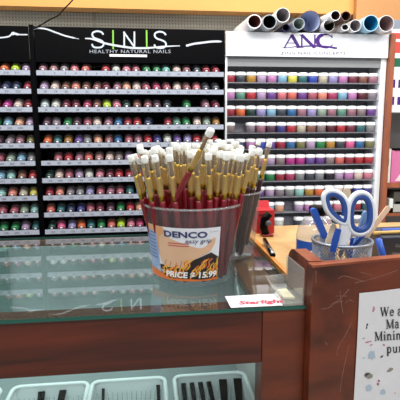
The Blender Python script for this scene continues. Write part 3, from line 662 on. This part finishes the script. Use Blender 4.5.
def make_brush(handle, nm='nail_brush', z0=0):
    t = thing(nm, (0, 0, 0), 'x', 'brush')
    mb = MB(); mb.lathe([(.0026, z0), (.0042, z0+.003), (.0048, z0+.04), (.0052, .105), (.0048, .133), (.0042, .138)], 10); mb.build('handle', handle, t)
    mb = MB(); mb.lathe([(.0042, .1382), (.0043, .145), (.0048, .146), (.0043, .147), (.0041, .174), (.0034, .178)], 10); mb.build('ferrule', GOLD, t)
    mb = MB(); mb.lathe([(.0026, .1782), (.0031, .184), (.0026, .192), (.0013, .199), (.0003, .201)], 10); mb.build('bristles', BRISTLE, t)
    mb = MB(); mb.lathe([(.0050, .148), (.0052, .2035)], 12, cap=False); mb.build('sleeve', SLEEVE, t)
    mb = MB(); mb.lathe([(.0053, .2020), (.0057, .2035), (.0057, .2115), (.0050, .213), (.001, .2132)], 12); mb.build('cap', FROST, t)
    return t
B1 = make_brush(RED); B2 = make_brush(MAROON); B3 = make_brush(RED, z0=.042)
used = set()
def place_brush(proto, base, top, label, group):
    o = proto if id(proto) not in used else copy_tree(proto); used.add(id(proto))
    d = (top-base).normalized(); o.rotation_mode = 'QUATERNION'
    o.rotation_quaternion = d.to_track_quat('Z', 'Y') @ Quaternion((0, 0, 1), random.uniform(0, 6)) ; o.location = base
    tag(o, label, 'brush', group); return o
def sector(x, y, r):
    if math.hypot(x, y) < .4: return 'in the middle of the bunch'
    a_ = math.degrees(math.atan2(y, x)) % 360
    return ('at the right side' if a_ < 45 or a_ >= 315 else 'at the back' if a_ < 135 else 'at the left side' if a_ < 225 else 'at the front')
GA = PI*(3-5**.5)
def fill(c, n, proto, what, group, skipfront=False, phase=0, hmin=.86):
    for i in range(n):
        r = math.sqrt((i+.5)/n); a_ = GA*i+phase; x, y = r*math.cos(a_), r*math.sin(a_)
        if skipfront and y < -.62: continue
        rb = .056; rt = .108 if abs(x) > .3 else .098
        jz = random.uniform(-.008, .012)
        base = c + Vector((x*rb, y*rb, .006)); top = c + Vector((x*rt, y*rt*.8, .212))
        o = place_brush(proto, base, top, f'{what} brush {sector(x, y, r)} of the tub', group)
        o.location += (top-base).normalized()*(jz+.004 if jz+.004 > 0 else 0)
C1 = Vector((c1.x, c1.y, ZC)); C2 = Vector((c2.x, c2.y, ZC))
fill(C1, 62, B1, 'red handled white capped', 'red brushes in the labelled tub', True)
fill(C2, 30, B2, 'dark handled white capped', 'dark brushes in the rear tub', False, 1)
# front brushes, set one by one by where their caps stand
for bx_, px, py, nm in ((-.050, 145, 161, 'leftmost'), (-.034, 155.5, 160, 'second from the left'), (-.018, 170.5, 164, 'third from the left'), (.012, 196, 158, 'fourth from the left'), (.028, 208.5, 161, 'fifth from left, under the tall one'), (.043, 226, 163, 'sixth from the left'), (.052, 241, 160, 'rightmost')):
    base = C1 + Vector((bx_, -math.sqrt(max(.0002, .0585**2-bx_**2))+.004, .006)); tp_ = at(px, py, Y=C1.y-.072+abs(bx_)*.3)
    d = (tp_-base).normalized(); L_ = (tp_-base).length
    o = place_brush(B1, base, tp_, f'red handled brush in the labelled tub front row, {nm}', 'red brushes in the labelled tub')
    o.location = base + d*max(0, min(.02, L_-.2132))
base = at(160.5, 229, Y=C1.y-.030); tp_ = at(211.5, 129, Y=C1.y-.125)
d = (tp_-base).normalized(); o = place_brush(B3, tp_-d*.2132*1.04, tp_, 'tallest red handled brush leaning right above all the others', 'red brushes in the labelled tub'); o.scale = (1.04, 1.04, 1.04)

# label on the tub: pieces follow the wall (px, py are taken on the tub's near side)
def wallpt(s, h, e=.0004):
    """s = distance round the wall from the side facing the camera (+ right), h = height"""
    r = TR0 + (TR1-TR0)*(h-.003)/(TH_-.009) + e; a0_ = math.atan2(-dv.y, -dv.x); a_ = a0_ + s/.075
    return (r*math.cos(a_), r*math.sin(a_), h)
def wall_poly(nm, pts, m, e, par, k=10):
    """filled outline on the curved wall, scan-cut in thin upright slices"""
    mb = MB(); xs = sorted(p[0] for p in pts); x0, x1 = xs[0], xs[-1]; n = max(4, int((x1-x0)/.0012))
    def cross(x):
        ys = []
        for (xa, ya), (xb, yb_) in zip(pts, pts[1:]+pts[:1]):
            if (xa <= x < xb) or (xb <= x < xa): ys.append(ya+(yb_-ya)*(x-xa)/(xb-xa))
        return sorted(ys)
    st = (x1-x0)/n
    for i in range(n):
        l, r = cross(x0+st*i+st*.002), cross(x0+st*(i+1)-st*.002)
        if len(l) != len(r): l = r = cross(x0+st*(i+.5))
        for j in range(0, len(l)-1, 2):
            mb.add([wallpt(x0+st*i, l[j], e), wallpt(x0+st*(i+1), r[j], e), wallpt(x0+st*(i+1), r[j+1], e), wallpt(x0+st*i, l[j+1], e)], [(0, 1, 2, 3)])
    return mb.build(nm, m, par, fix=False)
LB0, LB1, LH0, LH1 = -.118, .045, .012, .101
lab = wall_poly('price_label', [(LB0, LH0), (LB1, LH0), (LB1, LH1), (LB0, LH1)], mat('label_white', 'dfe2ea', .4), .0005, T1)
tag(lab, 'wrapped printed label')
wall_poly('pale_blue_panel', [(LB0, LH0+.004), (-.063, LH0+.004), (-.062, LH1-.004), (LB0, LH1-.004)], mat('label_blue', '8ea6cc', .5), .0007, lab)
wall_poly('orange_corner', [(-.11, LH1), (-.05, LH1), (-.043, LH1-.008), (-.046, .055), (-.062, .05), (-.064, LH1-.012), (-.11, LH1-.006)], mat('label_tan', 'd69a6c', .5), .0008, lab)
wall_poly('flame_band', [(-.062, LH0), (LB1, LH0), (LB1, .050), (.030, .060), (.005, .050), (-.025, .038), (-.062, .036)], mat('flame_dark', '241c1c', .5), .0009, lab)
foot = [(-.060,.052),(-.058,.082),(-.045,.090),(-.036,.083),(-.022,.078),(-.004,.072),(.012,.068),(.022,.072),(.030,.082),(.036,.084),(.036,.076),(.028,.062),(.016,.056),(.004,.050),(-.006,.043),(-.014,.037),(-.022,.034),(-.034,.034),(-.048,.034),(-.056,.040)]
wall_poly('foot_picture', smooth(foot, 4, True), mat('foot_skin', 'dab190', .5, noise=.12, scale=30), .0011, lab)
mbm = mat('foot_line', 'a06a4c', .5)
def wstroke(nm, ls, wd, m, e):
    mb = MB()
    for l in ls: stroke(mb, smooth(l, 4), wd, lambda u_, v_: wallpt(u_, v_, e))
    return mb.build(nm, m, lab, fix=False)
wstroke('toe_line', [[(-.050,.038),(-.046,.046)],[(-.040,.035),(-.037,.044)],[(-.030,.034),(-.027,.043)],[(-.021,.035),(-.018,.046)]], .0011, mbm, .0013)
rr = random.Random(3); FL = mat('flame_yellow', 'e8b23c', .5); FO = mat('flame_orange', 'd9702c', .5)
ls = []; lo = []
for k in range(36):
    x = -.058+.0029*k+rr.uniform(-.001,.001); y = rr.uniform(.014,.034 if x > -.02 else .024); q = [(x, y), (x+.004, y+.006), (x+.003, y+.011), (x+.009, y+.016)]
    if x > .03: q = [(min(a_, .043), b_) for a_, b_ in q]
    (ls if k % 2 else lo).append(q)
wstroke('flame_lick', ls, .0018, FL, .0013); wstroke('flame_lick', lo, .0022, FO, .0012)
wall_poly('flame_base', [(-.105, LH0), (LB1, LH0), (LB1, .016), (.02, .0145), (-.01, .016), (-.04, .015), (-.07, .024), (-.105, .026)], FO, .00125, lab)
def wtext(nm, txt, s0, h0, size, m, e=.0017, sx_=1, off=0, slant=0, sp_=1.0):
    q = text_mb(txt, size, lambda u_, v_: wallpt(s0+(u_+slant*v_)*sx_, h0+v_, e), spacing=sp_, off=off, align='LEFT', res=3); return q.build(nm, m, lab, fix=False)
wtext('denco_lettering', 'DENCO', -.047, .0860, .0135, mat('label_navy', '2c3566', .5), sx_=1.45, off=.0004)
wtext('easy_grip_lettering', 'easy grip', -.012, .0770, .0100, mat('label_navy', '', .5), sx_=1.16, slant=.15)
wtext('small_lettering', '12 count', .026, .0935, .004, S3)
MB_ = wstroke('red_fine_print', [[(-.040,.0755),(-.02,.0755),(-.006,.0755)], [(-.040,.0715),(-.02,.0715),(-.006,.0715)]], .0018, mat('label_red', 'c0605c', .5), .0014)
wtext('price_lettering', 'PRICE $ 15.99', -.049, .0180, .0137, mat('label_letter_white', 'f2f2f2', .4), sx_=1.12, off=.0005, slant=.1)
wtext('price_lettering', '72 pc', -.070, .024, .009, mat('label_letter_white', '', .4), sx_=.9)
MB_ = wstroke('fine_print', [[(-.105+.0, .088-.006*k), (-.085, .088-.006*k), (-.067, .088-.006*k)] for k in range(8)], .0016, mat('label_navy_fine', '55669a', .5), .0012)

# ------------------------------------------------------------------ card and acrylic holder on the glass
q = [at(225, 297, Z=0), at(278, 294, Z=0), at(283, 306, Z=0), at(231, 308.3, Z=0)]
cc = q[3]
mb = MB(); mb.prism([(p.x-cc.x, p.y-cc.y, .0003) for p in q], (0, 0, .0004)); card = mb.build('printed_card', mat('card_white', 'dfe1e6', .4)); card.location = (cc.x, cc.y, ZC+.0004)
tag(card, 'white card with red script lying on the glass by the holder', 'card')
ux = Vector((q[2].x-q[3].x, q[2].y-q[3].y, 0)); uy = Vector((q[0].x-q[3].x, q[0].y-q[3].y, 0)); lx, ly = ux.length, uy.length; ux.normalize(); uy.normalize()
cf = lambda u_, v_: tuple(ux*u_+uy*v_+Vector((0, 0, .0009)))
text_mb('Starlight', .020, lambda u_, v_: cf(.014+(u_+.25*v_)*1.02, .010+v_*.95), align='LEFT', off=.0009).build('script_lettering', mat('script_red', 'c23a54', .5), card)
text_mb('THE', .004, lambda u_, v_: cf(.007+u_, .027+v_), align='LEFT').build('small_lettering', S3, card)
text_mb('gift cards', .004, lambda u_, v_: cf(.070+u_, .0035+v_), align='LEFT').build('small_lettering', S3, card)
hA = at(287.5, 255, Z=.055); hB = at(305, 269, Z=.055)
hd_ = thing('card_holder', (hA.x, hA.y, ZC), 'clear acrylic card holder standing empty on the glass corner', 'card holder')
hu = Vector((hB.x-hA.x, hB.y-hA.y, 0)); hl = hu.length; hu.normalize(); hv = Vector((hu.y, -hu.x, 0));
if hv.x > 0: hv = -hv
def hp(u_, v_, z): p = hu*u_+hv*v_; return (p.x, p.y, z)
t2 = .0022
mb = MB(); mb.prism([hp(0, 0, .004), hp(hl, 0, .004), hp(hl, .0, .055), hp(0, .0, .055)], tuple(hv*t2)); bevel(mb.build('back_plate', ACRYL, hd_), .0005)
mb = MB(); mb.prism([hp(0, 0, .0005), hp(hl, 0, .0005), hp(hl, .030, .0005), hp(0, .030, .0005)], (0, 0, .003)); mb.build('base_plate', ACRYL, hd_)
mb = MB(); mb.prism([hp(0, .028, .004), hp(hl, .028, .004), hp(hl, .034, .022), hp(hl*.7, .034, .018), hp(hl*.5, .032, .012), hp(hl*.3, .034, .018), hp(0, .034, .022)], tuple(hv*t2)); mb.build('front_lip', ACRYL, hd_)
for s_ in (0, hl-.002):
    mb = MB(); mb.prism([hp(s_, .003, .004), hp(s_, .028, .004), hp(s_, .033, .022), hp(s_, .003, .024)], tuple(hu*.002)); mb.build('side_wall', ACRYL, hd_)
mb = MB(); mb.prism([hp(hl*.25, .008, .0038), hp(hl*.8, .008, .0038), hp(hl*.75, .024, .0038), hp(hl*.3, .024, .0038)], (0, 0, .003)); mb.build('cream_pad', mat('cream_pad', 'd6d2b4', .7), hd_)

# ------------------------------------------------------------------ things on the maple top
ZM = ZC-.0008
a_, b_ = at(273, 256.5, Z=.006), at(264.5, 240, Z=.008)
dd = (b_-a_); n_ = 12; mb = MB(); vs = []
a_.z = b_.z = ZC+.0072+.0012
t = thing('metal_tube', (a_.x, a_.y, a_.z), 'dark steel tube lying on the maple top beside the orange edge strip', 'tube')
dn = Vector((b_.x-a_.x, b_.y-a_.y, 0)); mb.tube([Vector((0,0,0)), dn*.5, dn], .0052, 16); mb.build('tube_body', CHROME, t)
mb = MB(); mb.tube([-dn.normalized()*.0006, dn.normalized()*.0005], .0038, 16); tag(mb.build('tube_bore', BLACK, t), 'black open end of the tube')

# red carton with black hand tool
rc = at(256.5, 239, Y=YC+.045); rx1 = at(274, 239, Y=YC+.045).x; rz = at(262, 204, Y=YC+.045).z
t = thing('red_carton', (rc.x, YC+.045, ZM), 'red open carton behind the rear tub, on the maple top', 'box')
W_ = rx1-rc.x; H_ = rz-ZM
MB().box((0, 0, 0), (W_, .05, H_*.78)).build('carton_body', mat('carton_red', 'b5202a', .45), t)
MB().prism([(0, .048, H_*.78), (W_, .048, H_*.78), (W_*.97, .052, H_), (0, .052, H_)], (0, .002, 0)).build('raised_flap', mat('carton_red_light', 'c8323a', .45), t)
MB().box((W_*.12, -.0006, H_*.60), (W_*.55, -.0001, H_*.66)).build('dark_print', mat('print_dark_red', '5c141c', .5), t)
tx = at(266, 230, Y=YC+.02).x
t = thing('hand_drill', (tx, YC+.018, ZM), 'black rounded hand tool standing before the red carton', 'tool')
mb = MB(); mb.tube([(-.002,0,.006),(-.006,0,.022),(-.004,0,.040),(.004,0,.052),(.010,0,.046)], [.010,.010,.0105,.0095,.006], 12); mb.build('tool_body', BLACK, t)
mb = MB(); mb.lathe([(.001,0),(.006,.001),(.0075,.005),(.006,.009),(.001,.010)], 14, o=(.002,-.016,.033), ax='Y'); mb.build('knob', mat('knob_grey', '4a4a50', .3), t)
mb = MB(); mb.box((-.012,-.010,0),(.016,.012,.006)); bevel(mb.build('foot_plate', mat('dark_red_plastic', '7c1c20', .4), t), .002)

# clear bottle with black cap behind the cup
p = at(316, 247, Y=.86); t = thing('solvent_bottle', (p.x, .86, ZM), 'clear bottle with black cap and blue label behind the mesh cup', 'bottle')
cz = at(316, 206, Y=.86).z-ZM; k = cz
mb = MB(); mb.lathe([(.036,.0),(.039,.004),(.039,k*.45),(.036,k*.60),(.026,k*.75),(.014,k*.82),(.013,k*.86)], 24, cap=False); mb.build('bottle_wall', clear('bottle_plastic', (.90, .92, .93), .06, .2, (.66, .7, .76)), t)
mb = MB(); mb.lathe([(.0155,k*.84),(.016,k*.845),(.016,k-.001),(.0145,k)], 18); mb.build('cap', BLACK, t)
mb = MB(); vs = []; n = 14
for i in range(n+1):
    a_ = -PI*1.0+PI*.75*i/n
    for z in (k*.06, k*.42): vs.append((.0395*math.cos(a_), .0395*math.sin(a_), z))
mb.add(vs, [(2*i, 2*i+2, 2*i+3, 2*i+1) for i in range(n)], 0, True); mb.build('blue_label', BLUE, t, fix=False)
mb = MB(); vs = []
for i in range(n+1):
    a_ = -PI*.85+PI*.3*i/n
    for z in (k*.06, k*.24+.004*math.sin(i)): vs.append((.0399*math.cos(a_), .0399*math.sin(a_), z))
mb.add(vs, [(2*i, 2*i+2, 2*i+3, 2*i+1) for i in range(n)], 0, True); mb.build('white_label_patch', WHITE, t, fix=False)

# mesh cup
pc = at(342, 238, Y=.735); s_ = (pc-CAM).dot(F_)/FPX; CR = 29.0*s_; CH = at(342, 240, Y=.735).z-ZM
cup = thing('mesh_cup', (pc.x, .735, ZM), 'silver wire mesh pen cup holding scissors and nail files', 'pen cup')
mb = MB(); nu = 116; nv = 22; R0 = CR*.92
def cp(i, j): a_ = 2*PI*(i/nu); r_ = R0+(CR-R0)*j/nv; return (r_*math.cos(a_), r_*math.sin(a_), .003+(CH-.006)*j/nv)
for i in range(nu):
    for sgn in (1, -1):
        if i % 2: continue
        mb.tube([cp(i+sgn*j*.9, j) for j in range(nv+1)], .00052, 4)
tag(mb.build('wire_mesh', SILVER, cup), None)
mb = MB(); mb.tube([(CR*math.cos(2*PI*i/48), CR*math.sin(2*PI*i/48), CH) for i in range(48)], .0026, 8, closed=True); mb.build('rim_wire', SILVER, cup)
mb = MB(); mb.lathe([(R0+.0005, 0), (R0+.001, .005), (R0-.001, .005), (R0-.002, .001)], 40); mb.build('base_ring', SILVER, cup)

# scissors: two loop handles, blue lined, blades down in the cup
YS = .70
S = lambda px, py, Y=YS: at(px, py, Y)
scs = thing('scissors', tuple(S(345, 238)), 'large white and blue handled scissors standing handles up in the mesh cup', 'scissors'); so = scs.location.copy()
LW = mat('scissors_white', 'dfe6f0', .35); LBm = mat('scissors_blue', '2a4f9a', .35)
lp = [(323.5,200),(324.5,193.5),(330,190.5),(337,192),(343.5,197),(347,205),(347.5,214),(346,223),(342,223.5),(334,218.5),(327,210.5)]
rp = [(348,214),(349.5,203),(354,195),(361,192.3),(368,195),(372,203),(373,214),(372,224),(367.5,231.5),(360,234.5),(352.5,232.5),(348.5,226)]
def loop(nm, pts, m, r, shrink, flatk, w):
    cx = sum(p[0] for p in pts)/len(pts); cy = sum(p[1] for p in pts)/len(pts)
    P_ = [S(cx+(x-cx)*shrink, cy+(y-cy)*shrink) - so for x, y in smooth(pts, 4, True)]
    mb = MB(); mb.tube(P_, r, 10, closed=True, flat=(Vector((0, 1, 0)), flatk)); return mb.build(nm, m, w)
for pts in (lp, rp):
    h_ = loop('handle_loop', pts, LW, .0042, .98, 1.2, scs); loop('blue_lining', pts, LBm, .0056, .80, .9, h_)
mb = MB()
def strap(mb, pts, ws, y0, thk):
    n = len(pts); vs = []
    for i, (x, y) in enumerate(pts):
        a_ = pts[max(i-1, 0)]; b_ = pts[min(i+1, n-1)]; dx, dy = b_[0]-a_[0], b_[1]-a_[1]; L_ = math.hypot(dx, dy); nx, ny = -dy/L_*ws[i]/2, dx/L_*ws[i]/2
        for sx_, Y_ in ((1, y0), (-1, y0), (-1, y0+thk), (1, y0+thk)):
            q_ = S(x+nx*sx_, y+ny*sx_, y0) - so; vs.append((q_.x, q_.y+(Y_-y0), q_.z))
    fs = [(0, 1, 2, 3), tuple((n-1)*4+k for k in (3, 2, 1, 0))] + [(i*4+k, i*4+(k+1)%4, i*4+4+(k+1)%4, i*4+4+k) for i in range(n-1) for k in range(4)]
    mb.add(vs, fs)
strap(mb, [(344, 216), (344.5, 226), (343, 236), (341.5, 246)], [6, 6.5, 6.5, 5], YS-.004, .009); bevel(mb.build('shank', LW, scs), .0015)
mb = MB(); strap(mb, [(351, 222), (349.5, 230), (347, 238), (345, 246)], [6, 6.5, 6.5, 5], YS-.0035, .009); bevel(mb.build('shank', LW, scs), .0015)
mb = MB(); strap(mb, [(343, 246), (341, 254), (340, 258)], [4.5, 4, 1], YS+.001, .0015); mb.build('blade', SILVER, scs)
mb = MB(); strap(mb, [(346, 246), (347, 254), (347.5, 258)], [4.5, 4, 1], YS-.001, .0015); mb.build('blade', SILVER, scs)
mb = MB(); strap(mb, [(339, 229), (336, 240), (333, 252)], [5, 6, 5], YS-.010, .004); mb.build('blue_inlay', BLUE, scs)
def stick(nm, label, cat, pts, wpx, Y, m, thk=.002, group=None, rnd=True):
    c0 = S(*pts[-1], Y); mb = MB(); (x0, y0), (x1, y1) = pts; dx, dy = x1-x0, y1-y0; L_ = math.hypot(dx, dy); ux_, uy_ = dx/L_, dy/L_
    out = []
    for a_ in range(0, 181, 20):
        t_ = math.radians(a_); out.append((x0-uy_*math.cos(t_)*wpx/2-ux_*math.sin(t_)*wpx/2, y0+ux_*math.cos(t_)*wpx/2-uy_*math.sin(t_)*wpx/2))
    for a_ in range(180, 361, 20):
        t_ = math.radians(a_); out.append((x1-uy_*math.cos(t_)*wpx/2-ux_*math.sin(t_)*wpx/2, y1+ux_*math.cos(t_)*wpx/2-uy_*math.sin(t_)*wpx/2))
    mb.prism([tuple(S(x, y, Y)-c0) for x, y in out], (0, thk, 0)); o = mb.build(nm, m); o.location = c0; bevel(o, .0004)
    return tag(o, label, cat, group)
FILE = mat('emery_board_cream', 'd8c9b0', .8, noise=.1, scale=300); FILEP = mat('emery_board_peach', 'e6c8ac', .8)
stick('nail_file', 'peach nail file leaning out to the right of the scissors', 'nail file', [(388, 208.5), (367, 236)], 5.2, .742, FILEP, group='nail files in the mesh cup')
stick('nail_file', 'cream nail file upright behind the scissors, its tip between the loops', 'nail file', [(347, 191.5), (349, 236)], 7.5, .765, FILE, group='nail files in the mesh cup')
stick('nail_file', 'cream nail file leaning at the left front inside the cup', 'nail file', [(333.5, 227), (326, 252)], 6.5, .712, FILE, group='nail files in the mesh cup')
stick('blue_stick', 'blue flat stick low at the right of the scissors', 'nail tool', [(372, 226), (353, 247)], 3.6, .725, BLUE)
o = stick('cuticle_brush', 'thick blue handled brush leaning left out of the cup', 'brush', [(314.5, 211.5), (325, 236)], 6.5, .735, mat('bright_blue', '2f62cc', .3), thk=.008)
stick('blue_pen', 'light blue pen in the cup before the right loop', 'pen', [(366, 214), (357, 243)], 5, .745, mat('light_blue', '6a90c4', .4), thk=.006)
stick('white_stick', 'pale grey blue stick inside the right part of the mesh cup', 'nail tool', [(366, 236), (356, 256)], 6, .75, mat('pale_blue_stick', 'a8b8d0', .5), thk=.004)

stick('white_stick', 'white flat stick at the far left inside the mesh cup', 'nail tool', [(322, 236), (326, 256)], 5, .742, mat('pale_blue_stick', '', .5), thk=.003)
stick('blue_stick', 'deep blue flat stick in the middle of the mesh cup, below the loops', 'nail tool', [(353, 240), (350, 256)], 4.5, .755, BLUE)
# dark case with blue side and pencils right of the cup
pa = at(377.5, 259, Y=.82); zt = at(390, 237, Y=.82).z
t = thing('tool_case', (pa.x, .82, ZM), 'slate dark tool case with a blue left corner at the right edge', 'case')
bevel(MB().box((.008, 0, 0), (.13, .09, zt-ZM)).build('case_body', mat('case_slate', '262e3c', .35), t), .003)
mb = MB(); mb.tube([(.011, -.012, .008), (.005, -.009, .020), (-.003, -.004, zt-ZM-.001)], [.0055, .0065, .006], 12); mb.build('blue_corner', BLUE, t)
text_mb('Custom', .0075, lambda u_, v_: (.034+u_*1.2, -.0006, (zt-ZM)*.62+v_), align='LEFT').build('case_lettering', mat('case_letters', 'a0a8b4', .5), t)
text_mb('Clipper kit', .005, lambda u_, v_: (.028+u_*1.2, -.0006, (zt-ZM)*.36+v_), align='LEFT').build('case_lettering', mat('case_letters', '', .5), t)
zz = zt+.0045
for (x0, x1, dy, m, lb, r_) in ((.0, .12, .02, mat('pencil_yellow', 'c8a45c', .5), 'yellow brown pencil lying on the dark case', .0035), (.022, .13, .032, BLUE, 'blue pen lying behind the pencil on the dark case', .0045)):
    o = MB().tube([Vector((0, 0, 0)), Vector(((x1-x0), .004, 0))], r_, 10).build('pencil' if r_ < .004 else 'blue_pen', m); o.location = (pa.x+x0, .82+dy, zt+r_+.0004)
    tag(o, lb, 'pencil' if r_ < .004 else 'pen')
